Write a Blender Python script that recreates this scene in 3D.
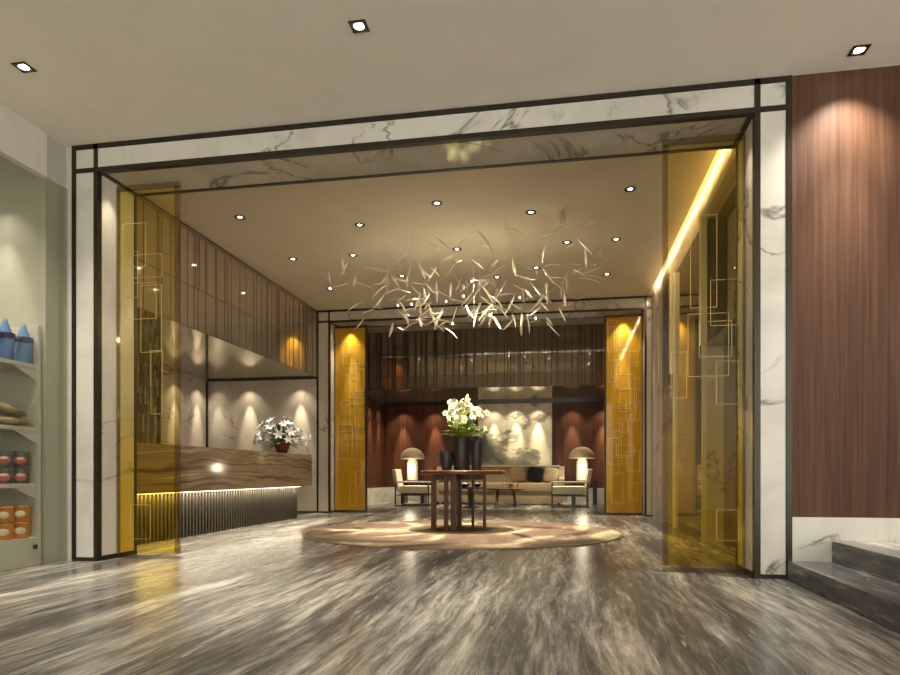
import bpy, bmesh, math, random
from mathutils import Vector, Matrix
for o in list(bpy.data.objects): bpy.data.objects.remove(o)
S = bpy.context.scene
C = S.collection
R = math.radians
PI = math.pi

# ------------------------------------------------------------ camera, world, exposure
cd = bpy.data.cameras.new('camera'); cam = bpy.data.objects.new('camera', cd); C.objects.link(cam)
cam.location = (0, 0, 0.8); cam.rotation_euler = (R(90), 0, 0.1741)
cd.sensor_width = 36; cd.lens = 36 * 652.98 / 900
cd.shift_x = 0; cd.shift_y = (473.66 - 337.5) / 900
cd.clip_start = 0.05; cd.clip_end = 100
S.camera = cam
W = bpy.data.worlds.new('world'); S.world = W; W.use_nodes = True
W.node_tree.nodes['Background'].inputs[0].default_value = (1.0, 0.965, 0.885, 1)
W.node_tree.nodes['Background'].inputs[1].default_value = 1.4
S.view_settings.view_transform = 'Standard'; S.view_settings.look = 'None'
S.view_settings.gamma = 1; S.view_settings.exposure = 0.8
WARM = (1.0, 0.87, 0.64); SOFT = (1.0, 0.93, 0.80)
DOWN_SHOP, DOWN_LOBBY, WASH = 120, 55, 26
def spot(name, loc, power, size=80, blend=1.0, col=WARM, parent=None, tilt=(0, 0), rad=0.02):
    l = bpy.data.lights.new(name, 'SPOT'); l.energy = power; l.spot_size = R(size); l.spot_blend = blend
    l.color = col; l.shadow_soft_size = rad
    o = bpy.data.objects.new(name, l); C.objects.link(o); o.location = loc
    o.rotation_euler = (tilt[0], tilt[1], 0)
    if parent: o.parent = parent
    return o

# ------------------------------------------------------------ materials
class NT:
    def __init__(s, name):
        m = bpy.data.materials.new(name); m.use_nodes = True; s.m = m
        s.n = m.node_tree.nodes; s.l = m.node_tree.links; s.b = s.n['Principled BSDF']; s.out = s.n['Material Output']
    def new(s, t, **k):
        x = s.n.new(t)
        for a, v in k.items(): setattr(x, a, v)
        return x
    def ln(s, a, b): s.l.new(a, b)
    def coord(s, scale=(1, 1, 1), rot=(0, 0, 0)):
        tc = s.new('ShaderNodeTexCoord'); mp = s.new('ShaderNodeMapping')
        mp.inputs['Scale'].default_value = scale; mp.inputs['Rotation'].default_value = rot
        s.ln(tc.outputs['Object'], mp.inputs[0]); return mp.outputs[0]
    def noise(s, vec, scale, detail=4, rough=.5, dist=0):
        x = s.new('ShaderNodeTexNoise'); s.ln(vec, x.inputs['Vector'])
        x.inputs['Scale'].default_value = scale; x.inputs['Detail'].default_value = detail
        x.inputs['Roughness'].default_value = rough; x.inputs['Distortion'].default_value = dist
        return x.outputs['Fac']
    def ramp(s, fac, stops, interp='LINEAR'):
        x = s.new('ShaderNodeValToRGB'); s.ln(fac, x.inputs[0]); e = x.color_ramp.elements; x.color_ramp.interpolation = interp
        while len(e) < len(stops): e.new(.5)
        for i, (p, c) in enumerate(stops):
            e[i].position = p; e[i].color = (*c, 1) if len(c) == 3 else c
        return x.outputs[0]
    def mix(s, fac, a, b, mode='MIX'):
        x = s.new('ShaderNodeMix', data_type='RGBA', blend_type=mode)
        for i, v in ((0, fac), (6, a), (7, b)):
            if hasattr(v, 'node'): s.ln(v, x.inputs[i])
            else: x.inputs[i].default_value = v if i == 0 else (*v, 1)
        return x.outputs[2]
    def math(s, op, a, b=0.0):
        x = s.new('ShaderNodeMath', operation=op)
        for i, v in ((0, a), (1, b)):
            if hasattr(v, 'node'): s.ln(v, x.inputs[i])
            else: x.inputs[i].default_value = v
        return x.outputs[0]
    def bump(s, h, strength=.2, dist=.01):
        x = s.new('ShaderNodeBump'); x.inputs['Strength'].default_value = strength; x.inputs['Distance'].default_value = dist
        s.ln(h, x.inputs['Height']); s.ln(x.outputs[0], s.b.inputs['Normal'])
    def set(s, col=None, rough=.5, metal=0, spec=.5):
        if col is not None:
            if hasattr(col, 'node'): s.ln(col, s.b.inputs['Base Color'])
            else: s.b.inputs['Base Color'].default_value = (*col, 1)
        s.b.inputs['Roughness'].default_value = rough; s.b.inputs['Metallic'].default_value = metal
        s.b.inputs['Specular IOR Level'].default_value = spec
        return s.m
def plain(name, col, rough=.5, metal=0, var=.12, scale=8, spec=.5):
    t = NT(name); n = t.noise(t.coord(), scale, 4)
    c = t.ramp(n, [(.3, tuple(x * (1 - var) for x in col)), (.7, tuple(min(1, x * (1 + var)) for x in col))])
    return t.set(c, rough, metal, spec)
def emis(name, col, strength):
    t = NT(name); t.set(col, .5); t.b.inputs['Emission Color'].default_value = (*col, 1); t.b.inputs['Emission Strength'].default_value = strength
    return t.m
def marble(name, base, shade, vein, rough=.18, sc=1.0, thin=1.0):
    t = NT(name); v = t.coord((sc, sc, sc), (.5, .3, .8))
    big = t.noise(v, 1.1, 5, .55, 1.2)
    c = t.mix(t.ramp(big, [(.42, (0, 0, 0)), (.68, (.8, .8, .8))]), base, shade)
    a = t.noise(v, .55, 6, .56, 1.1)
    d = t.math('ABSOLUTE', t.math('SUBTRACT', a, .5))
    f = t.ramp(d, [(0, (1, 1, 1)), (.004, (.6, .6, .6)), (.013, (0, 0, 0))])
    m = t.ramp(t.noise(v, 1.7, 2), [(.42, (0, 0, 0)), (.54, (1, 1, 1))])
    c = t.mix(t.math('MULTIPLY', f, m), c, vein)
    return t.set(c, rough)
def floor_mat():
    t = NT('streaked_grey_marble'); v = t.coord((1, .085, 1), (0, 0, R(3)))
    wob = t.noise(t.coord((1, .5, 1)), .9, 3, .5)
    va = t.new('ShaderNodeVectorMath', operation='ADD'); cx = t.new('ShaderNodeCombineXYZ')
    t.ln(t.math('MULTIPLY', wob, .28), cx.inputs[0]); t.ln(v, va.inputs[0]); t.ln(cx.outputs[0], va.inputs[1]); vv = va.outputs[0]
    n1 = t.noise(vv, 19, 12, .74, .25); n2 = t.noise(vv, 2.6, 5, .55, .3)
    f = t.math('ADD', t.math('MULTIPLY', n1, .50), t.math('MULTIPLY', n2, .50))
    c = t.ramp(f, [(.38, (.045, .044, .044)), (.46, (.11, .106, .10)), (.51, (.22, .205, .18)), (.56, (.40, .37, .32)), (.64, (.74, .69, .60))])
    v3 = t.coord((1, .12, 1), (0, 0, R(-14))); n3 = t.noise(v3, 26, 5, .6, .6)
    c = t.mix(t.ramp(n3, [(.63, (0, 0, 0)), (.72, (.45, .45, .45))]), c, (.85, .8, .68))
    return t.set(c, .26, spec=.3)
def wood(name, dark, light, sc=(14, 14, .55), rough=.35):
    t = NT(name); n = t.noise(t.coord(sc), 1.6, 8, .65, .35); n2 = t.noise(t.coord((2.2, 2.2, .12)), 1.3, 3)
    f = t.math('ADD', t.math('MULTIPLY', n, .65), t.math('MULTIPLY', n2, .35))
    return t.set(t.ramp(f, [(.36, dark), (.62, light)]), rough, spec=.2)
def desk_stone():
    t = NT('banded_brown_marble'); v = t.coord((.6, .16, 1), (R(4), 0, 0))
    n = t.noise(t.coord((.5, .55, 1.0)), 1.0, 3, .5); sp = t.new('ShaderNodeSeparateXYZ'); t.ln(t.coord(), sp.inputs[0])
    h = t.math('ADD', sp.outputs[2], t.math('MULTIPLY', n, .42)); cb = t.new('ShaderNodeCombineXYZ'); t.ln(t.math('MULTIPLY', h, 7.5), cb.inputs[2])
    sv = t.new('ShaderNodeVectorMath', operation='ADD'); t.ln(cb.outputs[0], sv.inputs[0]); t.ln(v, sv.inputs[1])
    b = t.noise(sv.outputs[0], 1.5, 8, .62, .15)
    return t.set(t.ramp(b, [(.32, (.07, .045, .024)), (.43, (.17, .115, .065)), (.5, (.33, .25, .16)), (.57, (.22, .155, .09)), (.66, (.46, .38, .26))]), .07, spec=.35)
def mosaic():
    t = NT('dark_stacked_mosaic'); br = t.new('ShaderNodeTexBrick'); t.ln(t.coord((1, 1, 1), (0, R(90), 0)), br.inputs[0])
    tc = t.new('ShaderNodeTexCoord'); sp = t.new('ShaderNodeSeparateXYZ'); t.ln(tc.outputs['Object'], sp.inputs[0])
    cb = t.new('ShaderNodeCombineXYZ'); t.ln(sp.outputs[2], cb.inputs[0]); t.ln(sp.outputs[1], cb.inputs[1]); t.ln(cb.outputs[0], br.inputs[0])
    br.inputs['Color1'].default_value = (.015, .013, .01, 1); br.inputs['Color2'].default_value = (.42, .36, .26, 1); br.inputs['Mortar'].default_value = (.02, .018, .015, 1)
    br.inputs['Scale'].default_value = 1; br.inputs['Brick Width'].default_value = .34; br.inputs['Row Height'].default_value = .07; br.inputs['Mortar Size'].default_value = .006; br.inputs['Bias'].default_value = -.1
    return t.set(br.outputs[0], .25)
def painting():
    t = NT('ink_wash_landscape'); v = t.coord((.6, 1, .8), (0, R(25), 0))
    v.node.inputs['Location'].default_value = (3.3, 1.7, 5.2); a = t.noise(v, 1.1, 9, .64, .4)
    c = t.ramp(a, [(.38, (.06, .06, .045)), (.45, (.20, .19, .14)), (.495, (.34, .32, .24)), (.51, (.74, .68, .52)), (.62, (.78, .72, .55)), (.72, (.46, .42, .30))])
    f = t.noise(t.coord((14, 1, 1.2)), 1.4, 6, .6); c = t.mix(.25, c, t.ramp(f, [(.35, (.25, .23, .18)), (.6, (.9, .84, .66))]), 'MULTIPLY')
    return t.set(c, .4)
def rug_mat():
    t = NT('mottled_rug'); v = t.coord((1, .55, 1)); a = t.noise(v, .75, 5, .55, 1.6)
    c = t.ramp(a, [(.36, (.085, .058, .043)), (.48, (.13, .09, .066)), (.535, (.20, .155, .105)), (.58, (.38, .32, .205)), (.7, (.44, .39, .26))])
    w = t.noise(t.coord((6, 1.5, 1), (0, 0, .6)), 2.5, 6, .6, 1.5); c = t.mix(.45, c, t.ramp(w, [(.35, (.45, .40, .36)), (.62, (1, 1, 1))]), 'MULTIPLY')
    return t.set(c, .95, spec=.1)
def see_through(name, tint, body, opaque, gl=.12, rough=.05, bodyrough=.35, metal=0, fres=.3):
    """pane: tinted see-through mixed with a coloured body and a polished face"""
    t = NT(name); t.n.remove(t.b)
    tr = t.new('ShaderNodeBsdfTransparent'); tr.inputs[0].default_value = (*tint, 1)
    d = t.new('ShaderNodeBsdfDiffuse'); d.inputs[0].default_value = (*body, 1)
    tl = t.new('ShaderNodeBsdfTranslucent'); tl.inputs[0].default_value = (*body, 1)
    ms = t.new('ShaderNodeMixShader'); ms.inputs[0].default_value = .35; t.ln(d.outputs[0], ms.inputs[1]); t.ln(tl.outputs[0], ms.inputs[2])
    m1 = t.new('ShaderNodeMixShader'); m1.inputs[0].default_value = opaque; t.ln(tr.outputs[0], m1.inputs[1]); t.ln(ms.outputs[0], m1.inputs[2])
    g = t.new('ShaderNodeBsdfGlossy'); g.inputs['Roughness'].default_value = rough; g.inputs[0].default_value = (1, .95, .85, 1)
    lw = t.new('ShaderNodeLayerWeight'); lw.inputs[0].default_value = .25
    fac = t.math('ADD', t.math('MULTIPLY', lw.outputs['Fresnel'], fres), gl * .4)
    m2 = t.new('ShaderNodeMixShader'); t.ln(fac, m2.inputs[0]); t.ln(m1.outputs[0], m2.inputs[1]); t.ln(g.outputs[0], m2.inputs[2])
    t.ln(m2.outputs[0], t.out.inputs[0]); return t.m
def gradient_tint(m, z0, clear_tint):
    """yellow reflections put into the tint: strong at foot and head, nearly clear between"""
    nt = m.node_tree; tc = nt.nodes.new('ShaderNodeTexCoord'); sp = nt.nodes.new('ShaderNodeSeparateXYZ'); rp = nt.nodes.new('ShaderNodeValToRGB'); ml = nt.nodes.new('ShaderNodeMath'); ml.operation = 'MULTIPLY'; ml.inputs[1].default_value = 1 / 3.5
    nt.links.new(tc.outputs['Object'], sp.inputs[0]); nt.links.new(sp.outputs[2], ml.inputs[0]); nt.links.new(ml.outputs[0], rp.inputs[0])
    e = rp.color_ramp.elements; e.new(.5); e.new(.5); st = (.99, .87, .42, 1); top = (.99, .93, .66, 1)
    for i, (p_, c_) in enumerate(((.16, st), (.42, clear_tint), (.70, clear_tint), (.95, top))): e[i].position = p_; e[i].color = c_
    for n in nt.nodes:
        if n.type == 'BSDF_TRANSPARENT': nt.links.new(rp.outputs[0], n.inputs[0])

M = dict(
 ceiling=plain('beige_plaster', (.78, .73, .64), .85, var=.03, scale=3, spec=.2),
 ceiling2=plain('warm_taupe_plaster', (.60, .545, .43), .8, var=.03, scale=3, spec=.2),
 floor=floor_mat(),
 marble=marble('white_veined_marble', (.70, .67, .59), (.52, .49, .43), (.20, .18, .155)),
 marble2=marble('warm_grey_marble', (.60, .54, .45), (.45, .40, .33), (.22, .18, .15), .15, .8),
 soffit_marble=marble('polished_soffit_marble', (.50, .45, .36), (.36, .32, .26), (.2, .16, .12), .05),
 bronze=plain('dark_bronze_metal', (.055, .048, .036), .32, .7, .1),
 champagne=plain('champagne_metal', (.74, .65, .47), .35, .3, .06),
 mirror=plain('bronze_tinted_mirror', (.60, .52, .40), .06, .62, .02, 2),
 mirror_lounge=plain('dark_taupe_mirror', (.40, .335, .26), .06, .7, .02, 2),
 mirror_dark=plain('dark_bronze_mirror', (.10, .075, .05), .05, 1, .02, 2),
 wood=wood('walnut_veneer', (.050, .021, .011), (.125, .060, .034), (20, 20, .5), .5),
 wood_red=wood('reddish_wood_veneer', (.050, .017, .008), (.135, .052, .026)),
 table_wood=wood('dark_table_wood', (.05, .022, .010), (.16, .075, .032), (10, 10, 1)),
 desk=desk_stone(), mosaic=mosaic(), painting=painting(), rug=rug_mat(),
 fin=plain('dark_brown_metal_fin', (.12, .105, .085), .3, .6),
 wallwhite=plain('off_white_paint', (.66, .63, .56), .8, var=.03),
 tan=plain('tan_polished_plaster', (.62, .50, .33), .45, var=.04),
 grey_wall=plain('grey_green_wall', (.47, .455, .39), .7, var=.03),
 shelf=plain('white_shelf_lacquer', (.60, .58, .52), .4, var=.03),
 black=plain('black_lacquer', (.02, .018, .016), .25),
 vase=plain('dark_grey_ceramic', (.035, .033, .032), .38),
 sofa=plain('beige_upholstery', (.36, .28, .18), .9, var=.1, scale=30, spec=.1),
 cream=plain('cream_upholstery', (.84, .76, .60), .9, var=.06, scale=30, spec=.1),
 brown_cloth=plain('brown_cloth', (.20, .13, .075), .9, var=.15, scale=20, spec=.1),
 black_cloth=plain('black_cloth', (.015, .013, .013), .85, var=.2, scale=20, spec=.1),
 shade=plain('tan_linen_shade', (.48, .37, .23), .8, var=.08, scale=40),
 petal=plain('creamy_petal', (.62, .62, .36), .6, var=.06), petalw=plain('white_petal', (.92, .92, .88), .6, var=.04),
 heart=plain('dark_flower_centre', (.20, .13, .03), .7), leaf=plain('bright_green_leaf', (.20, .30, .03), .45, var=.3, scale=12),
 leafd=plain('dark_green_leaf', (.03, .07, .03), .5, var=.3, scale=12),
 redpot=plain('dark_red_glaze', (.16, .03, .02), .25), foil=plain('champagne_leaf_metal', (.78, .74, .60), .3, .45, .1),
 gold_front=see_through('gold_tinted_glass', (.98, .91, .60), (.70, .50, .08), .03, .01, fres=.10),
 smoky=see_through('smoky_glass_frame', (.74, .70, .60), (.3, .27, .2), .08, .02, fres=.08),
 gold_back=see_through('gold_foil_glass', (.85, .50, .06), (.72, .42, .03), .80),
 goldline=plain('pale_gold_line', (.70, .52, .18), .35, .3),
 greenglass=see_through('greenish_clear_glass', (.87, .875, .83), (.5, .5, .46), .03, .0, .16, fres=.10),
 clear=see_through('clear_glass', (.93, .95, .92), (.7, .7, .7), .04, .3, .03),
 blue=plain('blue_bottle_plastic', (.10, .22, .50), .6), navy=plain('navy_ribbon', (.012, .02, .16), .5), bluecap=plain('pale_blue_tip', (.22, .33, .52), .7),
 orange=plain('orange_wrapper', (.62, .22, .02), .4, var=.25), label=plain('pale_label', (.75, .68, .5), .5),
 can=plain('dark_grey_tin', (.09, .09, .085), .35), redlabel=plain('pinkish_red_label', (.62, .11, .12), .5), canlid=plain('grey_tin_lid', (.4, .4, .38), .3, .6),
 bread=plain('golden_crust', (.36, .26, .14), .7, var=.6, scale=14),
 lamp=emis('downlight_lens', (1, .93, .80), 12), glow=emis('lamp_glow', (.6, .5, .34), .30), cove=emis('cove_light_strip', (1, .80, .50), 6),
 ledline=emis('led_strip', (1, .85, .62), 1.5), bulb=emis('warm_bulb', (1, .9, .7), 6),
)

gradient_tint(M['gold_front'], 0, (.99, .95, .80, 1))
# ------------------------------------------------------------ mesh helpers
class MB:
    def __init__(s): s.b = bmesh.new()
    def box(s, x0, x1, y0, y1, z0, z1, bev=0, mat=None):
        r = bmesh.ops.create_cube(s.b, size=1)['verts']
        for v in r: v.co = Vector(((x0 + x1) / 2 + v.co.x * (x1 - x0), (y0 + y1) / 2 + v.co.y * (y1 - y0), (z0 + z1) / 2 + v.co.z * (z1 - z0)))
        if mat is not None: bmesh.ops.transform(s.b, matrix=mat, verts=r)
        if bev: 
            es = list({e for v in r for e in v.link_edges}); bmesh.ops.bevel(s.b, geom=es, offset=bev, segments=2, profile=.7, affect='EDGES')
        return s
    def lathe(s, prof, cx=0, cy=0, n=32, cap=True, mat=None):
        rings = []
        for r, z in prof:
            rings.append([s.b.verts.new((cx + r * math.cos(2 * PI * i / n), cy + r * math.sin(2 * PI * i / n), z)) for i in range(n)])
        for a, b in zip(rings, rings[1:]):
            for i in range(n): s.b.faces.new((a[i], a[(i + 1) % n], b[(i + 1) % n], b[i]))
        if cap:
            s.b.faces.new(rings[0][::-1]); s.b.faces.new(rings[-1])
        if mat is not None: bmesh.ops.transform(s.b, matrix=mat, verts=[v for r in rings for v in r])
        return s
    def tube(s, pts, r, n=8):
        pts = [Vector(p) for p in pts]; rings = []
        rr = r if isinstance(r, (list, tuple)) else [r] * len(pts)
        for i, p in enumerate(pts):
            d = (pts[min(i + 1, len(pts) - 1)] - pts[max(i - 1, 0)]).normalized()
            u = d.cross(Vector((0, 0, 1))); u = u.normalized() if u.length > 1e-3 else Vector((1, 0, 0)); w = d.cross(u)
            rings.append([s.b.verts.new(p + rr[i] * (math.cos(2 * PI * k / n) * u + math.sin(2 * PI * k / n) * w)) for k in range(n)])
        for a, b in zip(rings, rings[1:]):
            for i in range(n): s.b.faces.new((a[i], a[(i + 1) % n], b[(i + 1) % n], b[i]))
        s.b.faces.new(rings[0][::-1]); s.b.faces.new(rings[-1]); return s
    def blade(s, L, w, bend=.25, thick=.004, n=8, M4=None, tip=1.0, cup=0):
        """slender curved leaf of real thickness along +Y"""
        top = []; bot = []
        for i in range(n + 1):
            t = i / n; hw = max(.002, w * math.sin(PI * min(1, t * .96 + .03)) ** .8) ; z = bend * L * (t * t); y = L * t
            top.append([s.b.verts.new((q * hw, y, z + thick / 2 + cup * abs(q) * hw)) for q in (-1, 0, 1)]); bot.append([s.b.verts.new((q * hw, y, z - thick / 2 + cup * abs(q) * hw)) for q in (-1, 0, 1)])
        for i in range(n):
            for q in (0, 1):
                s.b.faces.new((top[i][q], top[i][q + 1], top[i + 1][q + 1], top[i + 1][q])); s.b.faces.new((bot[i][q + 1], bot[i][q], bot[i + 1][q], bot[i + 1][q + 1]))
            s.b.faces.new((top[i][0], top[i + 1][0], bot[i + 1][0], bot[i][0])); s.b.faces.new((top[i + 1][2], top[i][2], bot[i][2], bot[i + 1][2]))
        for i, f in ((0, 1), (n, -1)):
            s.b.faces.new([top[i][0], bot[i][0], bot[i][1], bot[i][2], top[i][2], top[i][1]][::f])
        if M4 is not None: bmesh.ops.transform(s.b, matrix=M4, verts=[v for r in top + bot for v in r])
        return s
    def ball(s, c, rx, ry, rz, seg=16):
        r = bmesh.ops.create_uvsphere(s.b, u_segments=seg, v_segments=max(6, seg // 2), radius=1)['verts']
        for v in r: v.co = Vector((c[0] + v.co.x * rx, c[1] + v.co.y * ry, c[2] + v.co.z * rz))
        return s
    def prism(s, pts, axis, a, b):
        """2-D outline extruded from a to b along axis; pts in the two other axes in order"""
        def mk(p, t):
            q = list(p); q.insert('xyz'.index(axis), t); return s.b.verts.new(q)
        A = [mk(p, a) for p in pts]; B = [mk(p, b) for p in pts]; n = len(pts)
        s.b.faces.new(A[::-1]); s.b.faces.new(B)
        for i in range(n): s.b.faces.new((A[i], A[(i + 1) % n], B[(i + 1) % n], B[i]))
        return s
    def build(s, name, mat, parent=None, smooth=False, **tags):
        bmesh.ops.recalc_face_normals(s.b, faces=s.b.faces)
        me = bpy.data.meshes.new(name); s.b.to_mesh(me); s.b.free(); me.materials.append(M[mat] if isinstance(mat, str) else mat)
        if smooth:
            for p in me.polygons: p.use_smooth = True
            try: me.set_sharp_from_angle(angle=R(40))
            except Exception: pass
        o = bpy.data.objects.new(name, me); C.objects.link(o)
        if parent:
            o.parent = parent
        for k, v in tags.items(): o[k] = v
        return o
def thing(name, label, cat, loc=(0, 0, 0), rz=0, group=None):
    o = bpy.data.objects.new(name, None); C.objects.link(o); o.location = loc; o.rotation_euler = (0, 0, rz); o.empty_display_size = .1
    o['label'] = label; o['category'] = cat
    if group: o['group'] = group
    return o
def copy_tree(o, parent=None, **k):
    c = o.copy(); C.objects.link(c)
    if parent: c.parent = parent
    for ch in list(o.children): copy_tree(ch, c)
    for a, v in k.items():
        if a == 'loc': c.location = v
        elif a == 'rz': c.rotation_euler[2] = v
        else: c[a] = v
    return c
def struct(o): o['kind'] = 'structure'; return o

# ------------------------------------------------------------ key dimensions (metres)
YF, XL, XR, ZT, DEP = 5.31, -4.462, 1.692, 3.81, .547     # near portal
PW, HH = .268, .258
YB, BXL, BXR, ZC, ZI = 12.636, -4.98, 1.60, 4.12, 3.867    # far portal, lobby ceiling
BIL, BIR = -4.696, 1.465
ZS = 2.765                                                  # underside of bulkheads
YW = 17.75                                                  # far lounge wall
XREC = -7.417

# ------------------------------------------------------------ structure
struct(MB().box(-8, 7, -3, 18.2, -.1, 0).build('floor', 'floor'))
struct(MB().box(-6, 7, -3, YF + .1, ZT, ZT + .2).build('ceiling', 'ceiling'))
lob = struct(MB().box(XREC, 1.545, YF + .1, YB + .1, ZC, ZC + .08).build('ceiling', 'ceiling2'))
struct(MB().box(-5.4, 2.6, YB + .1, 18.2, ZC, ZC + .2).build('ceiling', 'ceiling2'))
# cove slot above the right wall
cv = struct(MB().box(1.40, 1.9, YF + .1, YB + .1, 4.5, 4.6).box(1.40, 1.44, YF + .1, YB + .1, ZC + .08, 4.5).build('ceiling', 'tan'))
MB().box(1.50, 1.53, YF + .6, YB - .1, ZC + .10, ZC + .13).build('light_strip', 'cove', cv)
ca = bpy.data.lights.new('cove_light', 'AREA'); ca.shape = 'RECTANGLE'; ca.size = .012; ca.size_y = 6.2; ca.energy = 18; ca.color = (1, .82, .55)
cao = bpy.data.objects.new('cove_light', ca); C.objects.link(cao); cao.parent = cv; cao.location = (1.578, 9.1, 4.13); cao.rotation_euler = (0, R(-18), 0)
# near portal: marble slabs and bronze edging
p = struct(MB().box(XL + .045, XL + PW - .045, YF, YF + DEP, .03, ZT - HH).build('trim_1', 'marble'))
p['kind'] = 'structure'
MB().box(XR - PW + .045, XR - .045, YF, YF + DEP, .03, ZT - HH).build('marble_post', 'marble', p)
MB().box(XL + PW, XR - PW, YF, YF + .06, ZT - HH + .045, ZT - .045).build('marble_header', 'marble', p)
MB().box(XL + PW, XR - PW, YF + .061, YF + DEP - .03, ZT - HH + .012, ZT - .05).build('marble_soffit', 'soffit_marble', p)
for a, b in ((XL + .045, XL + PW - .045), (XR - PW + .045, XR - .045)):
    MB().box(a, b, YF, YF + .3, ZT - HH + .045, ZT - .045).build('marble_corner_square', 'marble', p)
def reveal(x0, x1): MB().box(x0, x1, YF + .045, YF + DEP - .035, .04, ZT - HH).build('marble_jamb', 'marble', p)
reveal(XL + PW - .045, XL + PW - .006); reveal(XR - PW + .006, XR - PW + .045)
e = .006
def strips(par, y, d, xl, xr, xil, xir, zt, zi, w=.042):
    m = MB()
    for a in ((xl, xl + w), (xr - w, xr)): m.box(a[0], a[1], y - e, y + .05, 0, zt)
    m.build('outer_edging', 'bronze', par)
    m = MB(); m.box(xil - w, xil, y - e, y + .05, 0, zt); m.box(xir, xir + w, y - e, y + .05, 0, zt)
    m.box(xl + w, xr - w, y - e, y + .05, zt - w, zt)
    m.box(xl + w, xil - w, y - e, y + .05, zi, zi + w).box(xir + w, xr - w, y - e, y + .05, zi, zi + w).box(xil, xir, y - e, y + .05, zi, zi + w)
    m.build('inner_edging', 'bronze', par)
    m = MB(); m.box(xl + w, xil - w, y - e, y + .03, 0, .035).box(xir + w, xr - w, y - e, y + .03, 0, .035)
    m.box(xil - w, xil + .004, y + .05, y + d, 0, .045).box(xir - .004, xir + w, y + .05, y + d, 0, .045)
    m.build('base_edging', 'bronze', par)
    m = MB(); m.box(xil - w, xil + .002, y + d - .035, y + d, 0.045, zi + w).box(xir - .002, xir + w, y + d - .035, y + d, .045, zi + w).box(xil, xir, y + d - .035, y + d, zi, zi + w)
    m.box(xil - w, xil + .035, y + .05, y + d - .035, zi - .004, zi + .03).box(xir - .035, xir + w, y + .05, y + d - .035, zi - .004, zi + .03)
    m.build('back_edging', 'bronze', par)
strips(p, YF, DEP, XL, XR, XL + PW, XR - PW, ZT, ZT - HH)
# masonry around the near portal
struct(MB().box(-8, XL - .001, YF + .01, YF + DEP, 0, 4.6).build('wall_front', 'wallwhite'))
struct(MB().box(XL, XR, YF + .07, YF + DEP - .04, ZT - .04, 4.6).build('wall_front', 'wallwhite'))
# shop side walls
wl = struct(MB().box(-5.3, -4.53, 5.075, YF + .01, 0, ZT).build('wall_left', 'grey_wall'))
struct(MB().box(-5.3, -5.15, -3, 5.074, 0, ZT).build('wall_left', 'grey_wall'))
struct(MB().box(-4.57, -4.515, -3, 5.075, 3.415, ZT).build('wall_left', 'wallwhite'))
wg = struct(MB().box(-4.512, -4.498, 1.0, YF - .008, 0, 3.413).build('window_1', 'greenglass'))
wr = struct(MB().box(XR + .001, 7, YF + .004, YF + .3, .472, ZT + .3).build('wall_right', 'wood'))
struct(MB().box(XR + .001, 7, YF - .004, YF + .3, 0, .472).build('baseboard_right', 'marble'))
# steps up to the right
struct(MB().box(1.655, 7, 1.2, YF - .009, 0, .14, .004).build('trim_2', 'floor'))
struct(MB().box(1.965, 7, 1.2, YF - .009, .141, .297, .004).build('trim_3', 'floor'))

# reception recess
struct(MB().box(XREC - .15, XREC, YF + DEP, 10.98, 0, 3.2).build('wall_reception_rear', 'mosaic'))
rw = struct(MB().box(XREC - .15, XREC, 11.03, YB + .1, 0, 3.2).build('wall_reception_rear', 'marble2'))
MB().box(XREC - .1, XREC + .02, 10.98, 11.03, 0, ZS).build('edging', 'bronze', rw)
bw = struct(MB().box(XREC, BXL, YB, YB + .15, 0, ZS + .3).build('wall_reception_back', 'marble2'))
MB().box(XREC, BXL + .04, YB - .012, YB, ZS - .035, ZS - .001).build('top_edging', 'bronze', bw)
MB().box(XREC + .001, XREC + .035, YB - .036, YB - .001, 0, ZS - .036).build('corner_edging', 'bronze', bw)
MB().box(XREC + .036, BXL, YB - .008, YB, 0, .035).build('base_edging', 'bronze', bw)
struct(MB().box(XREC, -4.972, YF + DEP, YB, ZS, ZS + .06).build('ceiling', 'mirror'))
# etched line pattern on the mirrored bulkheads
def line_pattern(rnd, a0, a1, z0, z1, zm, step, w, put):
    a = a0 + .03
    while a < a1 - .03:
        put(a, a + w, z0, z1)
        if rnd.random() < .5:
            zz = rnd.choice((zm, zm + .28, zm - .22, zm + .42)) + rnd.uniform(-.05, .05); L = rnd.choice((.06, .12))
            put(a, min(a1, a + L), zz, zz + w)
        if rnd.random() < .35: put(a + .035, a + .035 + w, z0 if rnd.random() < .5 else zm, z1)
        a += step * rnd.choice((.5, .8, 1, 1.4))
rnd = random.Random(3)
bh = struct(MB().box(-5.1, -4.972, YF + DEP, YB - .001, ZS + .061, ZC).build('wall_left', 'mirror'))
m = MB(); pt = lambda a, b, c, d: m.box(-4.972, -4.968, a, b, c, d)
line_pattern(rnd, YF + DEP, YB, ZS, 4.06, 3.33, .19, .005, pt)
for z, h in ((ZS + .001, .007), (3.33, .010), (4.06, .010), (4.10, .018)): m.box(-4.972, -4.968, YF + DEP, YB - .02, z, z + h)
m.build('line_inlay', 'bronze', bh)

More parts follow.
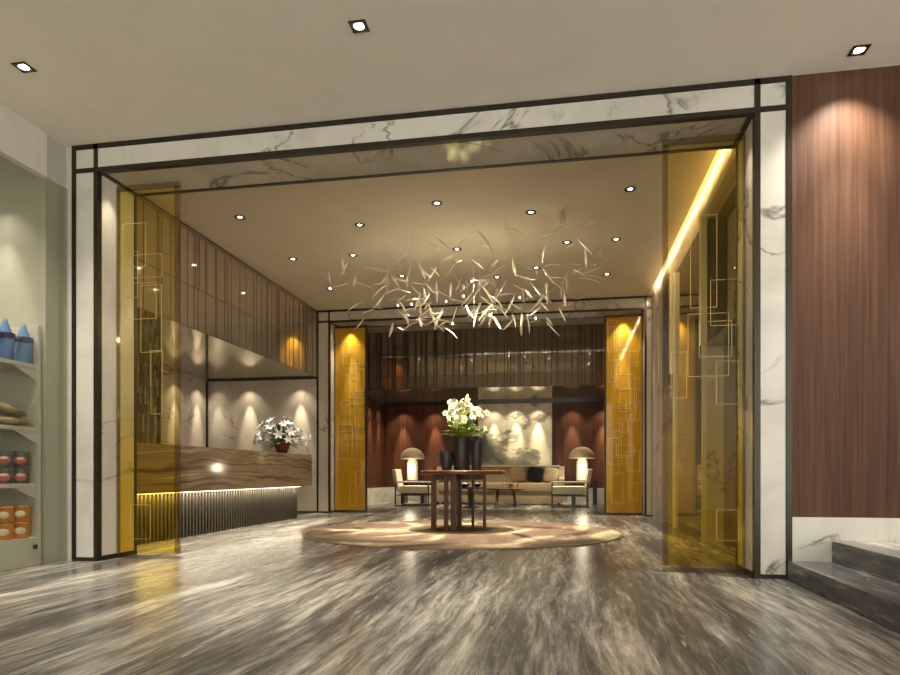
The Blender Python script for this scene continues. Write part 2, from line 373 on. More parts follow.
# right lobby wall : lit band, mirrored piers, recessed bays
XP = 1.60
wrt = struct(MB().box(XP, 1.9, YF + .1, YB, 3.74, 4.5).build('wall_right', 'tan'))
MB().box(XP + .0, 1.9, 7.96, 10.05, 0, 3.739).build('mirrored_pier', 'mirror_dark', wrt)
MB().box(XP, 1.9, 11.34, YB - .01, 0, 3.739).build('marble_pier', 'marble2', wrt)
MB().box(1.80, 1.95, YF + DEP, 7.95, 0, 3.739).build('dark_bay_back', 'mirror_dark', wrt)
MB().box(1.80, 1.95, 10.06, 11.33, 0, 3.739).build('dark_bay_back', 'mirror_dark', wrt)
MB().box(XP + .01, 1.80, 7.945, 7.959, .0, 3.7).build('marble_return', 'marble2', wrt)
MB().box(XP + .01, 1.80, 11.325, 11.339, .0, 3.7).build('marble_return', 'marble2', wrt)
for y in (7.955, 10.03): MB().box(XP - .035, XP + .02, y, y + .03, 0, 3.74).build('bright_edging', 'champagne', wrt)
def hood(y0, y1, label):
    t = thing('canopy_box', label, 'canopy', (XP, y0, 2.28), 0, 'bronze framed canopy boxes on the right lobby wall')
    L = y1 - y0; H = 1.5; f = .09
    m = MB(); m.box(-.07, .0, 0, L, H - f, H, .003).box(-.07, 0, 0, f, 0, H - f, .003).box(-.07, 0, L - f, L, 0, H - f, .003)
    m.build('front_frame', 'champagne', t)
    MB().box(.11, .13, .01, L - .01, .01, H - .02).build('dark_panel', 'mirror_dark', t)
    MB().box(0, .19, 0, L, -.012, .01).build('underside', 'black', t)
    MB().box(0, .19, 0, L, H - .012, H).build('top_cheek', 'champagne', t)
    MB().box(0, .11, L - .012, L, .01, H - .012).build('side_cheek', 'bronze', t); MB().box(0, .11, 0, .012, .01, H - .012).build('side_cheek', 'bronze', t)
hood(6.0, 7.935, 'bronze framed dark canopy box on the right lobby wall, the larger and nearer one')
hood(10.09, 11.315, 'bronze framed dark canopy box on the right lobby wall, smaller one near the far portal')

# far portal
q = struct(MB().box(BXL + .04, BIL - .04, YB, YB + .55, .03, ZI).build('trim_4', 'marble2'))
MB().box(BIR + .04, BXR - .0, YB, YB + .55, .03, ZI).build('marble_post', 'marble2', q)
MB().box(BIL, BIR, YB, YB + .55, ZI + .012, ZC - .04).build('marble_header', 'marble2', q)
for a, b in ((BXL + .04, BIL - .04), (BIR + .04, BXR)): MB().box(a, b, YB, YB + .3, ZI + .045, ZC - .04).build('marble_corner_square', 'marble2', q)
MB().box(BIL - .04, BIL - .004, YB + .05, YB + .51, .04, ZI).build('marble_jamb', 'marble', q); MB().box(BIR + .004, BIR + .04, YB + .05, YB + .51, .04, ZI).build('marble_jamb', 'marble', q)
strips(q, YB, .55, BXL, BXR + .03, BIL, BIR, ZC, ZI, .038)
struct(MB().box(1.6, 2.6, YB + .03, YB + .55, 0, 4.5).build('wall_lounge_front', 'wallwhite'))
struct(MB().box(-5.4, BXL, YB + .16, YB + .55, 0, 4.5).build('wall_lounge_front', 'wallwhite'))

# lounge shell
lw_ = struct(MB().box(-5.2, -5.005, YB + .56, YW, .42, ZC).build('wall_lounge_left', 'wood_red'))
struct(MB().box(-5.2, -4.99, YB + .56, YW, 0, .42).build('baseboard_left', 'marble'))
struct(MB().box(-5.2, 2.5, YW, YW + .2, .42, ZC).build('wall_back', 'wood_red'))
struct(MB().box(-4.99, 2.3, YW - .012, YW + .2, 0, .42).build('baseboard_back', 'marble'))
struct(MB().box(2.3, 2.5, YB + .56, YW, 0, ZC).build('wall_lounge_right', 'wood_red'))
struct(MB().box(-5.0, 2.3, 14.86, YW, ZS, ZS + .06).build('ceiling', 'mirror_lounge'))
struct(MB().box(-5.0, 2.3, YW - .045, YW - .0005, 2.70, ZS - .001).box(-5.004, -4.985, 14.87, YW - .046, 2.70, ZS - .001).build('trim_5', 'black'))
lb = struct(MB().box(-5.0, 2.3, 14.80, 14.86, ZS - .001, ZC).build('wall_lounge_bulkhead', 'mirror_lounge'))
m = MB(); pt = lambda a, b, c, d: m.box(a, b, 14.795, 14.80, c, d)
rnd = random.Random(8); line_pattern(rnd, -5, 2.3, ZS, 4.1, 3.45, .14, .024, pt)
for z in (ZS, 3.05, 3.55): m.box(-5, 2.3, 14.793, 14.80, z, z + .014)
m.build('line_inlay', 'bronze', lb)

# ------------------------------------------------------------ gold glass panels
def gold_panel(x0, x1, y, z1, glass, label, seed, frame_side, fw=.04):
    t = thing('gold_glass_panel', label, 'glass panel', ((x0 + x1) / 2, y, 0), 0, 'gold patterned glass side panels of the portals'); w = (x1 - x0) / 2
    m = MB(); m = MB(); m.box(-w, w, -.02, .02, 0, .05 if y > 8 else .03).box(-w, w, -.02, .02, z1 - fw, z1).box(-w, -w + (fw if frame_side < 0 else .012), -.02, .02, .05, z1 - fw).box(w - (fw if frame_side > 0 else .012), w, -.02, .02, .05, z1 - fw)
    m.build('frame', 'smoky' if glass == 'gold_front' else 'bronze', t)
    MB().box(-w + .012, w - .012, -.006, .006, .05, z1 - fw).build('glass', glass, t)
    m = MB(); rr = random.Random(seed); L = .008 if y > 8 else .0035
    for k in range(int((22 if y > 8 else 7) * w * 2 / .6)):
        a = rr.uniform(-w + .05, w - .2); b = min(w - .05, a + rr.uniform(.12, .34)); c = rr.uniform(.1, z1 - .6); d = min(z1 - .1, c + rr.uniform(.2, .75))
        for bx in ((a, b, c, c + L), (a, b, d, d + L), (a, a + L, c, d), (b - L, b, c, d)): m.box(bx[0], bx[1], -.0085, -.006, bx[2], bx[3])
    m.build('rectangle_pattern', 'goldline', t)
    return t
YG = YF + .27
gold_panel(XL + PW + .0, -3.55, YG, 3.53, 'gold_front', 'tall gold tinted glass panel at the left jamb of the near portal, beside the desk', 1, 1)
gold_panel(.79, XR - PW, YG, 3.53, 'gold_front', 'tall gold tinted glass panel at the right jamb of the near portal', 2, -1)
YG2 = YB + .27
gold_panel(BIL, -3.995, YG2, 3.84, 'gold_back', 'tall glowing gold glass panel at the left jamb of the far lounge portal', 3, 1)
gold_panel(.745, BIR, YG2, 3.84, 'gold_back', 'tall glowing gold glass panel at the right jamb of the far lounge portal', 4, -1)
pa = bpy.data.objects['gold_glass_panel']
for i, (x, y, z, pw, sz) in enumerate(((-4.08, YF + .14, 3.53, 12, 70), (1.30, YF + .14, 3.53, 12, 70), (-3.87, YG + .12, 3.53, 22, 60), (1.1, YG + .12, 3.53, 12, 60),
        (-4.34, YB + .14, 3.83, 60, 80), (1.1, YB + .14, 3.83, 60, 80), (-4.3, YB + .12, 3.83, 330, 26), (1.08, YB + .12, 3.83, 330, 26), (-4.62, YB + .05, 3.83, 5, 60))):
    par = p if y < 8 else q
    spot('soffit_light', (x, y, z), pw, sz, 1, WARM, par)

# ------------------------------------------------------------ recessed downlights
def downlight(label, x, y, z, square=False, r=.05):
    t = thing('recessed_downlight', label, 'downlight', (x, y, z), 0, 'square downlights in the shop ceiling' if square else 'round downlights in the lobby ceiling')
    if square:
        m = MB(); s = .058; w_ = .022
        m.box(-s, s, -s, -s + w_, -.006, 0).box(-s, s, s - w_, s, -.006, 0).box(-s, -s + w_, -s + w_, s - w_, -.006, 0).box(s - w_, s, -s + w_, s - w_, -.006, 0)
        m.build('trim_frame', 'black', t); MB().lathe([(.024, -.004), (.034, -.002), (.034, 0)], n=24).build('lens', 'lamp', t)
    else:
        MB().lathe([(r * .55, -.004), (r, -.008), (r * 1.35, -.010), (r * 1.4, -.001), (r * .55, -.001), (r * .55, -.004)], n=24, cap=False).build('trim_ring', 'bronze', t, True)
        MB().lathe([(r * .3, -.006), (r * .55, -.004), (r * .55, -.001)], n=20).build('lens', 'lamp', t)
    spot('downlight_beam', (0, 0, -.02), DOWN_SHOP if square else DOWN_LOBBY, 105 if square else 80, 1, SOFT if square else WARM, t)
    spot('downlight_core', (0, 0, -.02), 260 if square else 90, 42, 1, SOFT, t)
    return t
downlight('square downlight at the left edge of the near beige ceiling', -3.943, 4.214, ZT, True)
downlight('square downlight in the near beige ceiling above the middle of the portal', -1.363, 4.218, ZT, True)
downlight('square downlight in the near beige ceiling in front of the walnut wall', 2.058, 5.072, ZT, True)
for x, y, l in ((-4.14, 7.85, 'front row, leftmost, beside the mirrored bulkhead'), (-1.544, 7.86, 'front row, the middle one of three'), (.75, 7.86, 'front row, rightmost, near the glowing cove'),
    (-2.694, 8.37, 'just behind the front row, left of the middle'), (-.423, 8.34, 'just behind the front row, right of the middle'),
    (-4.14, 9.52, 'third row, nearest the mirrored bulkhead'), (-3.168, 9.51, 'third row, second from the mirrored bulkhead'), (-1.57, 9.52, 'third row, over the round table'),
    (.03, 9.51, 'third row, left one of the close pair at the right'), (.713, 9.51, 'third row, right one of the close pair at the right'),
    (-2.694, 10.66, 'among the upper leaves left of the chandelier middle'), (-.45, 10.6, 'among the upper leaves right of the chandelier middle'),
    (-1.576, 11.15, 'far row, above the middle of the chandelier leaves'), (-1.128, 11.0, 'far row, just right of the one above the chandelier middle'),
    (.69, 11.15, 'far row, rightmost, near the far portal'), (-4.14, 11.15, 'far row, leftmost, by the left end of the chandelier')):
    downlight('small round lobby ceiling downlight, ' + l, x, y, ZC)

# hidden-lamp washes (lamps recessed in the soffits)
def wash(x, y, z, pw, par, dx=0, dy=0):
    o = spot('wash_light', (x, y, z), pw * .42, 105, .8, WARM, par, (0, 0), .012)
    spot('wash_light', (x, y, z), pw * 4.2, 30, 1, WARM, par, (R(9) * dy, -R(9) * dx), .012)
for y in (11.5, 12.27): wash(XREC + .2, y, ZS - .08, WASH * .8, rw, dx=-1)
for x, k in ((-7.15, .35), (-6.44, 1), (-5.32, 1)): wash(x, YB - .2, ZS - .08, WASH * .9 * k, bw, dy=1)
wb = bpy.data.objects['wall_back']
for x, k in ((-4.43, 1.3), (-3.52, 1.3), (-1.9, .8), (-1.3, 1.2), (-.71, 1), (.19, 1.3), (1.0, 1.3)): wash(x, YW - .25, ZS - .08, WASH * 1.5 * k, wb, dy=1)
for y in (16.4, 17.2): wash(-4.8, y, ZS - .08, WASH * .9, wb, dx=-1)
for x, y in ((-5.25, 10.9), (-5.6, 8.6)): spot('soffit_spot', (x, y, ZS - .02), 60, 75, .8, SOFT, bw)  # unseen fill spots, added to brighten the lilies and the desk
spot('wash_light', (-4.93, 4.86, 3.3), 9, 110, 1, SOFT, wl); spot('wash_light', (-4.93, 4.86, 3.3), 50, 44, 1, SOFT, wl, (R(6), 0, 0)); spot('wash_light', (-4.75, 3.9, 3.6), 60, 120, 1, SOFT, wl)
for x, pw in ((-3.6, 170), (-1.65, 170), (.05, 170)): spot('soffit_spot', (x, 15.95, ZS - .02), pw, 80, .7, WARM, wb)

# ------------------------------------------------------------ reception desk
t = thing('reception_desk', 'long reception desk of banded brown marble over a dark ribbed base', 'desk', (-4.6, 8.6, 0))
ya, yb = 5.95 - 8.6, 11.43 - 8.6
MB().box(-.75, 0, ya, yb, .577, 1.145, .004).build('marble_top', 'desk', t)
MB().box(-.60, -.17, ya + .2, 11.06 - 8.6, 0, .576).build('base', 'black', t)
m = MB(); y = ya + .2
while y < 11.05 - 8.6:
    m.box(-.17, -.125, y, y + .03, .0, .565); y += .075
m.build('ribbed_front', 'fin', t)
MB().box(-.11, -.095, ya + .2, yb - .3, .562, .576).build('light_strip', 'ledline', t)

al = bpy.data.lights.new('desk_led', 'AREA'); al.shape = 'RECTANGLE'; al.size = .02; al.size_y = 5.0; al.energy = 30; al.color = WARM
ao = bpy.data.objects.new('desk_led', al); C.objects.link(ao); ao.parent = t; ao.location = (-.085, .0, .56)

# lily bouquet on the desk
VX, VY, VZ = -5.0, 11.02, 1.146
t = thing('flower_vase', 'dark red vase on the far end of the reception desk', 'vase', (VX, VY, VZ))
MB().lathe([(.05, 0), (.085, .02), (.12, .10), (.15, .2), (.16, .235), (.145, .235), (.13, .19), (.10, .10), (.05, .04)], n=24).build('body', 'redpot', t, True)
t = thing('lily_bouquet', 'bunch of white lilies with dark leaves in the dark red vase', 'flowers', (VX, VY, VZ + .20))
def dirm(u, v, pos, roll=0):
    d = Vector((math.cos(v) * math.cos(u), math.cos(v) * math.sin(u), math.sin(v)))
    qn = d.to_track_quat('Y', 'Z'); return Matrix.Translation(pos) @ qn.to_matrix().to_4x4() @ Matrix.Rotation(roll, 4, 'Y')
def lily_mesh():
    m = MB()
    for k in range(6):
        a = k * PI / 3; d = Vector((math.cos(a) * .75, math.sin(a) * .75, .66)).normalized()
        qn = d.to_track_quat('Y', 'Z'); m.blade(.115, .024, -.3, .004, 5, qn.to_matrix().to_4x4(), cup=.2)
    return m
rnd = random.Random(5); lm = lily_mesh().build('lily_bloom', 'petalw', t, True); first = True
stems = MB()
for k in range(32):
    u = 2 * PI * k * .618; v = math.asin(min(1, -.12 + 1.1 * (k + .5) / 32)); rr = .37 * rnd.uniform(.8, 1.12)
    pos = Vector((math.cos(v) * math.cos(u) * rr * 1.15, math.cos(v) * math.sin(u) * rr * 1.2, .05 + math.sin(v) * rr * .95))
    o = lm if first else lm.copy()
    if not first: C.objects.link(o)
    first = False; o.location = pos; o.rotation_euler = pos.to_track_quat('Z', 'Y').to_euler(); o.scale = (1,) * 3 if k % 3 else (.8,) * 3
    stems.tube([(0, 0, 0), pos * .5 + Vector((0, 0, .04)), pos], .005, 5)
stems.build('stems', 'leafd', t)
m = MB()
for k in range(34):
    u = rnd.uniform(0, 2 * PI); v = rnd.uniform(-.2, 1.4); m.blade(rnd.uniform(.22, .36), .028, -.25, .003, 5, dirm(u, v, Vector((0, 0, .04))))
m.build('leaves', 'leafd', t, kind='stuff')

# ------------------------------------------------------------ rug, table, vases, orchids
t = MB().lathe([(2.12, 0), (2.14, .004), (2.14, .010), (2.11, .012)], n=96).build('round_rug', 'rug'); t.location = (-1.39, 8.86, 0)
t['label'] = 'large round mottled pinkish brown and cream rug under the wooden table'; t['category'] = 'rug'
MB().lathe([(2.11, .0125), (2.145, .0125), (2.145, .001)], n=96, cap=False).build('border', 'brown_cloth', t)
TX, TY, TZ = -1.43, 9.15, .0135
t = thing('round_table', 'round dark wooden table on slender square legs in the middle of the rug', 'table', (TX, TY, TZ))
MB().lathe([(.58, .775), (.60, .782), (.60, .822), (.59, .83)], n=64).build('tabletop', 'table_wood', t, True)
for x, y, w in ((-.41, -.02, .035), (-.165, -.38, .028), (-.06, -.38, .04), (.10, .36, .02), (.31, .04, .022), (-.1, .36, .03)):
    MB().box(x - w, x + w, y - w, y + w, 0, .775, .003).build('leg', 'table_wood', t)
MB().box(-.43, .33, -.045, -.005, .70, .774, .003).box(-.14, -.10, -.38, .37, .69, .774, .003).build('apron', 'table_wood', t)
tz = TZ + .831
def vase(name, label, x, y, r0, r1, r2, h):
    t = thing(name, label, 'vase', (x, y, tz), 0, 'dark ceramic vases on the round table')
    MB().lathe([(r0, 0), (r0 * 1.04, .01), (r1, h * .6), (r2, h - .01), (r2 * .97, h), (r2 * .88, h), (r2 * .86, h * .8), (r0 * .8, .02)], n=32).build('body', 'vase', t, True); return t
v1 = vase('dark_vase', 'short wide dark grey vase, lowest of the three on the round table', -1.65, 9.10, .065, .098, .097, .27)
MB().lathe([(.082, .225), (.082, .262), (.075, .266)], n=24).build('candle', 'cream', v1)
vase('dark_vase', 'tall dark grey cylinder vase in the middle, holding the orchids', -1.44, 9.15, .11, .118, .125, .47)
vase('dark_vase', 'slim tapering dark grey vase, rightmost on the round table', -1.225, 9.13, .062, .085, .08, .41)
t = thing('orchid_bouquet', 'tall bunch of cream yellow orchids with green leaves in the middle vase', 'flowers', (-1.44, 9.15, tz + .44))
m = MB()
for k in range(5):
    a = k * 2 * PI / 5; m.blade(.044, .021, -.2, .003, 4, Matrix.Rotation(a, 4, 'Z') @ Matrix.Rotation(.25, 4, 'X'))
bl = m.build('orchid_bloom', 'petal', t, True); MB().ball((0, 0, .007), .009, .009, .009, 8).build('bloom_heart', 'heart', bl, True)
blc = bl.children[0]; rnd = random.Random(11); n = 0; stem = MB()
arcs = []
for tip, n_b in (((-.15, .0, .50), 26), ((.10, -.05, .53), 26), ((.23, .0, .40), 20), ((.25, .0, .18), 12), ((-.04, -.1, .37), 24), ((.02, .12, .47), 16), ((-.14, .02, .32), 12)):
    T = Vector(tip); pts = [Vector((0, 0, -.2)) , Vector((T.x * .25, T.y * .3, .15)), Vector((T.x * .7, T.y * .8, T.z * .85)), T]
    stem.tube(pts, .005, 5)
    for k in range(n_b):
        f = rnd.uniform(.0, 1); base = pts[2].lerp(pts[3], f) + Vector((rnd.gauss(0, .05), rnd.gauss(0, .05), rnd.gauss(-.03, .05)))
        o = bl if n == 0 else bl.copy()
        if n: 
            C.objects.link(o); c2 = blc.copy(); C.objects.link(c2); c2.parent = o
        n += 1; o.location = base; nrm = Vector((rnd.uniform(-.8, .8), rnd.uniform(-1.2, -.3), rnd.uniform(-.2, .8)))
        o.rotation_euler = nrm.to_track_quat('Z', 'Y').to_euler(); s = rnd.uniform(.85, 1.2); o.scale = (s, s, s)
stem.build('stems', 'leaf', t)
lf = None
for k in range(44):
    u = 2 * PI * k / 13 + rnd.uniform(-.2, .2); v = rnd.uniform(.55, 1.4)
    MB().blade(rnd.uniform(.20, .34), .07, -.35, .004, 7, dirm(u, v, Vector((rnd.uniform(-.06, .05), 0, rnd.uniform(-.02, .06)))), cup=.3).build('leaf', 'leaf', t, True)

# ------------------------------------------------------------ leaf chandelier
CX, CY = -1.36, 9.1
t = thing('leaf_chandelier', 'wide hanging chandelier of scattered curved metallic leaves over the round table', 'chandelier', (CX, CY, ZC))
rnd = random.Random(21); meshes = []
for k in range(5):
    o = MB().blade(.21 + .03 * k, .019 + .001 * k, (.22, .1, .3, .18, -.2)[k], .003, 7, None, cup=.4).build('leaf', 'foil', t, True); meshes.append(o)
wires = MB(); bunch = MB(); used = 0
for k in range(235):
    while True:
        a = rnd.uniform(0, 2 * PI); rr = math.sqrt(rnd.random()); x = 1.95 * rr * math.cos(a); y = 1.25 * rr * math.sin(a)
        if rr > .12 and (rr < .55 or rnd.random() < .85): break
    if any(math.hypot(CX + x - a_, CY + y - b_) < .3 for a_, b_ in ((-1.57, 9.52), (.03, 9.51), (-2.694, 10.66), (-.45, 10.6), (-2.694, 8.37), (-.423, 8.34), (-3.168, 9.51), (-1.544, 7.86))): continue
    low = -1.45 + .65 * rr * rr; z = low + abs(rnd.gauss(0, .40)) if rnd.random() < .66 else rnd.uniform(low, -.15)
    z = min(z, -.15 if math.hypot(x, y) > .4 else -.45)
    rot = Vector((rnd.uniform(-1, 1), rnd.uniform(-.8, .8), rnd.uniform(-.75, .75)))
    e_ = rot.to_track_quat('Y', 'Z').to_euler(); pos = Vector((x, y, z)); src = meshes[used % 5]; used += 1
    if used <= 98:
        o = src if used <= 5 else src.copy()
        if used > 5: C.objects.link(o)
        o.location = pos; o.rotation_euler = e_
    else:
        bunch.blade(rnd.uniform(.20, .33), .020, rnd.choice((.22, .1, .3, -.2)), .003, 7, Matrix.Translation(pos) @ e_.to_matrix().to_4x4(), cup=.4)
    wires.box(x - .0003, x + .0003, y - .0003, y + .0003, z, 0)
bunch.build('leaf_cluster', 'foil', t, True, kind='stuff')
wires.build('suspension_wires', 'foil', t, kind='stuff')
for x, y, z in ((-.75, -.2, -.95), (-.35, .3, -.8), (0, -.3, -.9), (.3, .2, -1.05), (.75, -.1, -.9), (.95, .3, -1.1), (-1.05, .2, -.85), (-.2, 0, -1.2)):
    o = MB().ball((0, 0, 0), .011, .011, .016, 10).build('bulb', 'bulb', t, True); o.location = (x, y, z)
    l = bpy.data.lights.new('bulb_light', 'POINT'); l.energy = 2; l.color = WARM; l.shadow_soft_size = .03
    lo = bpy.data.objects.new('bulb_light', l); C.objects.link(lo); lo.parent = t; lo.location = (x, y, z - .05)
    wires2 = None
spot('chandelier_beam', (0.0, 0.03, -.05), 1500, 62, .5, WARM, t, rad=.02)

# ------------------------------------------------------------ lounge furniture
# sofa
t = thing('sofa', 'long beige sofa in front of the ink landscape panel', 'sofa', (-1.71, 17.16, 0)); w = 1.70
MB().box(-w + .05, w - .05, -.48, .35, .06, .34, .03).build('base', 'sofa', t, True)
for i in range(3):
    a = -w + .14 + i * (2 * w - .28) / 3; MB().box(a + .005, a + (2 * w - .28) / 3 - .005, -.52, .16, .341, .56, .05).build('seat_cushion', 'sofa', t, True)
MB().prism([(-.12 + .28, .34), (.36, .34), (.42, .96), (.36, 1.0), (.24, .98)], 'x', -w + .1, w - .1).build('backrest', 'sofa', t)
MB().box(-w + .12, w - .12, .23, .43, .985, 1.02, .012).build('lit_back_edge', 'cream', t, True)  # pale strip puts the wash light on the sofa's top edge into colour
for s in (-1, 1):
    MB().prism([(-.46, .34), (.40, .34), (.43, .99), (.22, 1.0), (-.05, .72), (-.44, .66)], 'x', s * w - .0 * s, s * (w - .14)).build('armrest', 'sofa', t)
    for y in (-.42, .3): MB().box(s * (w - .15) - .03, s * (w - .15) + .03, y - .03, y + .03, 0, .062).build('leg', 'black', t)
def cushion(label, x, y, z, s, mat, rot):
    o = MB().ball((0, 0, 0), s, s * .30, s, 20).build('cushion', mat, None, True)
    for v in o.data.vertices:
        u = v.co / s; k = max(abs(u.x), abs(u.z)); r_ = math.hypot(u.x, u.z)
        if k > 1e-4: f = (r_ / k) ** .97; v.co.x *= f; v.co.z *= f
    o.location = (x, y, z); o.rotation_euler = rot; o['label'] = label; o['category'] = 'cushion'; o['group'] = 'cushions on the beige sofa'
cushion('black square cushion leaning on the sofa back', -.76, 17.08, .775, .20, 'black_cloth', (-.25, .1, 0))
cushion('brown cushion on the sofa, left of the black one', -1.20, 17.08, .78, .20, 'brown_cloth', (-.25, -.15, .1))
cushion('beige cushion at the right end of the sofa', -.35, 17.17, .77, .19, 'shade', (-.25, .1, -.2))
cushion('beige cushion at the left end of the sofa, behind the table legs', -2.92, 17.15, .77, .19, 'shade', (-.25, -.1, .2))
# painting panel
o = MB().box(-2.34, -.34, YW - .03, YW - .001, .43, 2.70).build('landscape_panel', 'painting'); o['label'] = 'tall pale ink wash landscape panel on the wall behind the sofa'; o['category'] = 'wall art'
MB().box(-2.36, -2.34, YW - .04, YW - .001, .43, 2.70).box(-.34, -.32, YW - .04, YW - .001, .43, 2.70).build('edge_strip', 'bronze', o)
# armchairs
def armchair(label, x, y, rz):
    t = thing('armchair', label, 'armchair', (x, y, 0), rz, 'cream armchairs flanking the coffee tables')
    MB().box(-.36, .42, -.29, .29, .31, .50, .06).build('seat_cushion', 'cream', t, True)
    MB().box(-.05, .05, -.29, .29, 0, .56, .04, Matrix.Translation((-.40, 0, .36)) @ Matrix.Rotation(-.17, 4, 'Y')).build('back_cushion', 'cream', t, True)
    m = MB()
    for k in range(7): m.box(-.30 + k * .1, -.25 + k * .1, -.27, .27, .275, .309)
    m.build('seat_slats', 'table_wood', t)
    for s in (-1, 1):
        MB().box(-.40, .44, s * .34 - .035, s * .34 + .035, .575, .61, .01).build('armrest', 'cream', t, True)
        MB().box(-.44, .42, s * .34 - .014, s * .34 + .014, .0, .025).build('sled_rail', 'bronze', t)
        for xx in (-.43, .40): MB().box(xx - .014, xx + .014, s * .34 - .014, s * .34 + .014, .025, .575).build('leg', 'bronze', t)
        MB().box(-.40, .41, s * .31 - .012, s * .31 + .012, .26, .285).build('side_rail', 'bronze', t)
    return t
armchair('cream armchair facing right at the left of the sofa, under the left lamp', -3.68, 15.95, 0)
armchair('cream armchair facing left at the right of the sofa, under the right lamp', .10, 15.95, PI)
# side tables and lamps
def side(label, x, llabel):
    t = thing('side_table', label, 'side table', (x, 17.25, 0), 0, 'black side tables under the dome lamps')
    MB().box(-.34, .34, -.25, .25, .585, .62, .006).build('tabletop', 'black', t)
    for sx in (-1, 1): MB().box(sx * .27 - .05, sx * .27 + .05, -.2, .2, 0, .584, .004).build('leg', 'black', t)
    l = thing('table_lamp', llabel, 'lamp', (x - .05, 17.25, .62), 0, 'dome table lamps beside the sofa')
    MB().lathe([(.13, .0), (.145, .01), (.145, .42), (.135, .50), (.10, .57), (.05, .61), (.01, .62)], n=28).build('glowing_base', 'glow', l, True)
    pr = [(.335 * math.cos(a * PI / 24), .58 + .30 * math.sin(a * PI / 24)) for a in range(0, 13)]
    MB().lathe([(.30, .575)] + pr[:-1] + [(.01, .88)], n=36).build('dome_shade', 'shade', l, True)
    q_ = bpy.data.lights.new('lamp_light', 'POINT'); q_.energy = 9; q_.color = WARM; q_.shadow_soft_size = .12
    qo = bpy.data.objects.new('lamp_light', q_); C.objects.link(qo); qo.parent = l; qo.location = (0, -.3, .35)
side('black side table behind the left armchair', -4.02, 'dome shaded table lamp with glowing white base, left of the sofa')
side('black side table behind the right armchair', .49, 'dome shaded table lamp with glowing white base, right of the sofa')
# coffee tables and what stands on them
t = thing('coffee_table', 'low dark wooden coffee table, the right and higher one by the sofa', 'coffee table', (-1.42, 15.95, 0), 0, 'coffee tables in front of the sofa')
MB().lathe([(.45, .40), (.47, .41), (.47, .435), (.46, .44)], n=40).build('tabletop', 'table_wood', t, True)
for k in range(4):
    a = PI / 4 + k * PI / 2; MB().tube([(.33 * math.cos(a), .33 * math.sin(a), 0), (.27 * math.cos(a), .27 * math.sin(a), .40)], [.014, .02], 8).build('leg', 'table_wood', t)
t = thing('coffee_table', 'black pedestal coffee table, the left one behind the wooden table legs', 'coffee table', (-2.24, 15.45, 0), 0, 'coffee tables in front of the sofa')
MB().lathe([(.34, .44), (.36, .45), (.36, .475), (.35, .48)], n=40).build('tabletop', 'black', t, True)
MB().lathe([(.20, 0), (.20, .015), (.05, .03), (.045, .44)], n=24).build('pedestal', 'black', t, True)
for x, y, z, l in ((-2.36, 15.42, .4805, 'black bowl on the left coffee table'), (-2.07, 15.48, .4805, 'smaller black bowl on the left coffee table, right of the other')):
    k = .14 if x < -2.2 else .11
    o = MB().lathe([(k * .4, 0), (k * .75, .03), (k, .075), (k * .94, .075), (k * .6, .03)], n=24).build('bowl', 'black', None, True); o.location = (x, y, z); o['label'] = l; o['category'] = 'bowl'
    o = MB().ball((0, 0, 0), k * .5, k * .45, .04, 12).build('white_towel', 'petalw', None, True); o.location = (x, y, z + .072); o['label'] = 'folded white napkin in the ' + ('larger' if x < -2.2 else 'smaller') + ' black bowl'; o['category'] = 'napkin'
o = MB().lathe([(.05, 0), (.055, .02), (.055, .14), (.03, .19), (.028, .26), (.034, .265)], n=20).build('glass_carafe', 'clear', None, True); o.location = (-1.45, 15.85, .441); o['label'] = 'clear glass carafe on the right coffee table'; o['category'] = 'carafe'
o = MB().lathe([(.05, 0), (.065, .01), (.07, .12), (.062, .12), (.055, .02)], n=20).build('cup', 'orange', None, True); o.location = (-1.28, 15.8, .441); o['label'] = 'reddish orange cup on the right coffee table'; o['category'] = 'cup'

# ------------------------------------------------------------ shop shelf unit behind the green glass
XS = -4.56
t = thing('shelf_unit', 'white shop shelf unit behind the greenish glass at the left edge', 'shelves', (-4.85, 4.0, 0))
y0, y1 = -1.2, 1.05
MB().box(-.28, -.25, y0, y1, 0, 2.10).build('back_panel', 'shelf', t)
for y in (y0, y1 - .03): MB().box(-.25, .30, y, y + .03, 0, 2.10, .004).build('side_panel', 'shelf', t)
for z in (1.755, 1.205, .715):
    m = MB().box(-.25, .285, y0 + .03, y1 - .03, z - .035, z, .003)
    m.build('shelf', 'shelf', t)
    for yy, s in ((y1 - .03, -1), (y0 + .03, 1)):
        MB().prism([(yy, z - .036), (yy + s * .24, z - .036), (yy + s * .16, z - .07), (yy, z - .14)], 'x', .255, .28).build('corner_bracket', 'shelf', t)
MB().box(-.25, .31, y0 + .031, y1 - .031, 0, .245, .004).build('plinth', 'shelf', t)
MB().lathe([(.022, 0), (.022, .012), (.015, .018)], n=20, mat=Matrix.Translation((.31, .965, .165)) @ Matrix.Rotation(PI / 2, 4, 'Y')).build('knob', 'black', t)
def ublock(name, lab, cat, x, y, z, grp): return thing(name, lab, cat, (x, y, z), 0, grp)
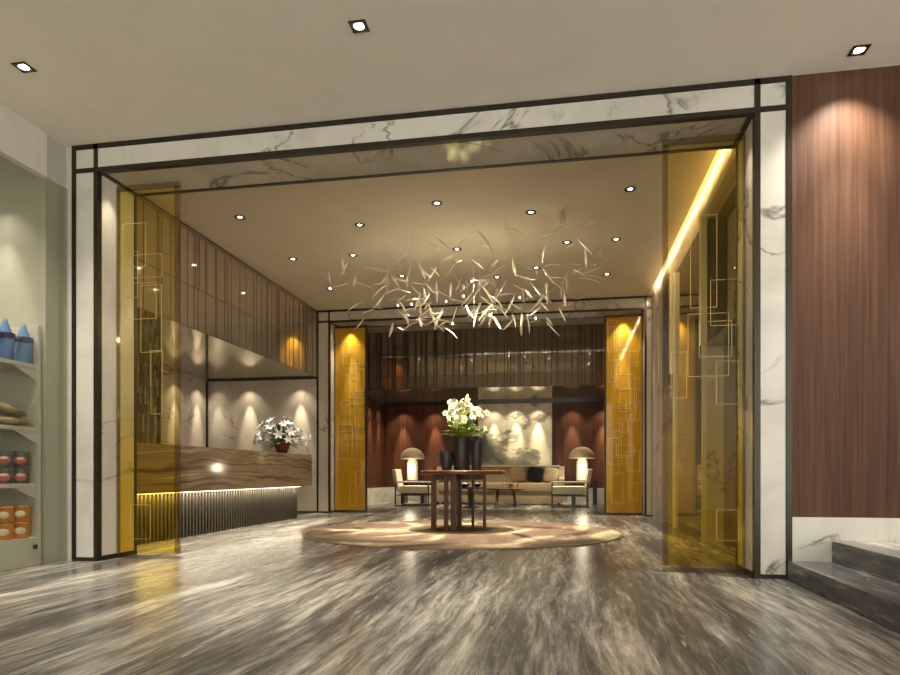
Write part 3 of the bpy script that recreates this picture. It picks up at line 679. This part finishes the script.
for i, (y, l) in enumerate(((4.945, 'blue bottle with pointed tip and navy ribbon, the right one nearest the shelf side'), (4.755, 'blue bottle with pointed tip and navy ribbon, left of its neighbour on the top shelf'), (4.545, 'blue bottle with pointed tip cut by the left edge of the photo'))):
    t = ublock('blue_bottle', l, 'bottle', -4.63, y, 1.756, 'blue bottles on the top shelf')
    MB().lathe([(.060, 0), (.066, .01), (.066, .20), (.058, .215), (.022, .31), (.018, .335), (.006, .345)], n=24).build('body', 'blue', t, True)
    MB().lathe([(.067, .175), (.073, .182), (.073, .222), (.062, .228)], n=24, cap=False).ball((.03, -.075, .20), .02, .04, .025, 10).build('ribbon', 'navy', t, True)
    MB().lathe([(.0215, .312), (.0195, .336), (.008, .348)], n=16).build('tip', 'bluecap', t, True)
for y, z, s, l in ((4.80, 1.206, 1, 'golden brown loaf lying at the bottom of the pair on the second shelf'), (4.78, 1.29, .9, 'golden brown loaf lying on top of the pair on the second shelf')):
    m = MB().ball((0, 0, .042 * s), .11, .23 * s, .042, 20); o = m.build('bread_loaf', 'bread', None, True)
    for v in o.data.vertices: v.co.z *= 1 + .35 * (-v.co.y / .23) * (1 if s < 1 else 0); v.co.x += .008 * math.sin(v.co.y * 60)
    if s < 1: o.rotation_euler = (-.12, 0, 0); z += .012
    o.location = (-4.66, y, z + .001); o['label'] = l; o['category'] = 'bread'; o['group'] = 'loaves on the second shelf'
def facing(par, r, h, mat, rr, cy=0):
    MB().lathe([(rr, 0), (rr, .003)], n=20, mat=Matrix.Translation((par + .001, cy, h)) @ Matrix.Rotation(PI / 2, 4, 'Y')).build('round_label', mat, t)
cols = ((4.915, 'right column'), (4.745, 'middle column'), (4.575, 'left column'))
for y, cn in cols:
    for r_, (z, rn) in enumerate(((.716, 'bottom'), (.856, 'top'))):
        t = ublock('tin_can', f'dark tin with pinkish red label, {rn} of the {cn} on the third shelf', 'tin', -4.635, y, z, 'tins with red labels on the third shelf')
        MB().lathe([(.066, 0), (.070, .006), (.070, .126), (.066, .134)], n=28).build('body', 'can', t, True)
        o = MB().ball((0, 0, 0), .012, .047, .036, 20).build('round_label', 'redlabel', t, True); o.location = (.046, -.046, .056); o.rotation_euler = (0, 0, -PI / 4)
        o = MB().ball((0, 0, 0), .006, .03, .012, 14).build('label_highlight', 'label', t, True); o.location = (.0545, -.0545, .072); o.rotation_euler = (0, 0, -PI / 4)
        MB().lathe([(.06, .1345), (.064, .1375), (.058, .138)], n=24).build('lid', 'canlid', t)
for y, cn in cols:
    for z, rn in ((.246, 'bottom'), (.388, 'top')):
        t = ublock('orange_tub', f'orange tub with pale oval label, {rn} of the {cn} on the lowest shelf', 'tub', -4.64, y, z, 'orange tubs on the lowest shelf')
        MB().lathe([(.066, 0), (.076, .012), (.078, .07), (.074, .115), (.077, .12), (.077, .13), (.07, .138)], n=28).build('tub_body', 'orange', t, True)
        o = MB().ball((0, 0, 0), .010, .040, .030, 16).build('oval_label', 'label', t, True); o.location = (.054, -.054, .066); o.rotation_euler = (0, 0, -PI / 4)
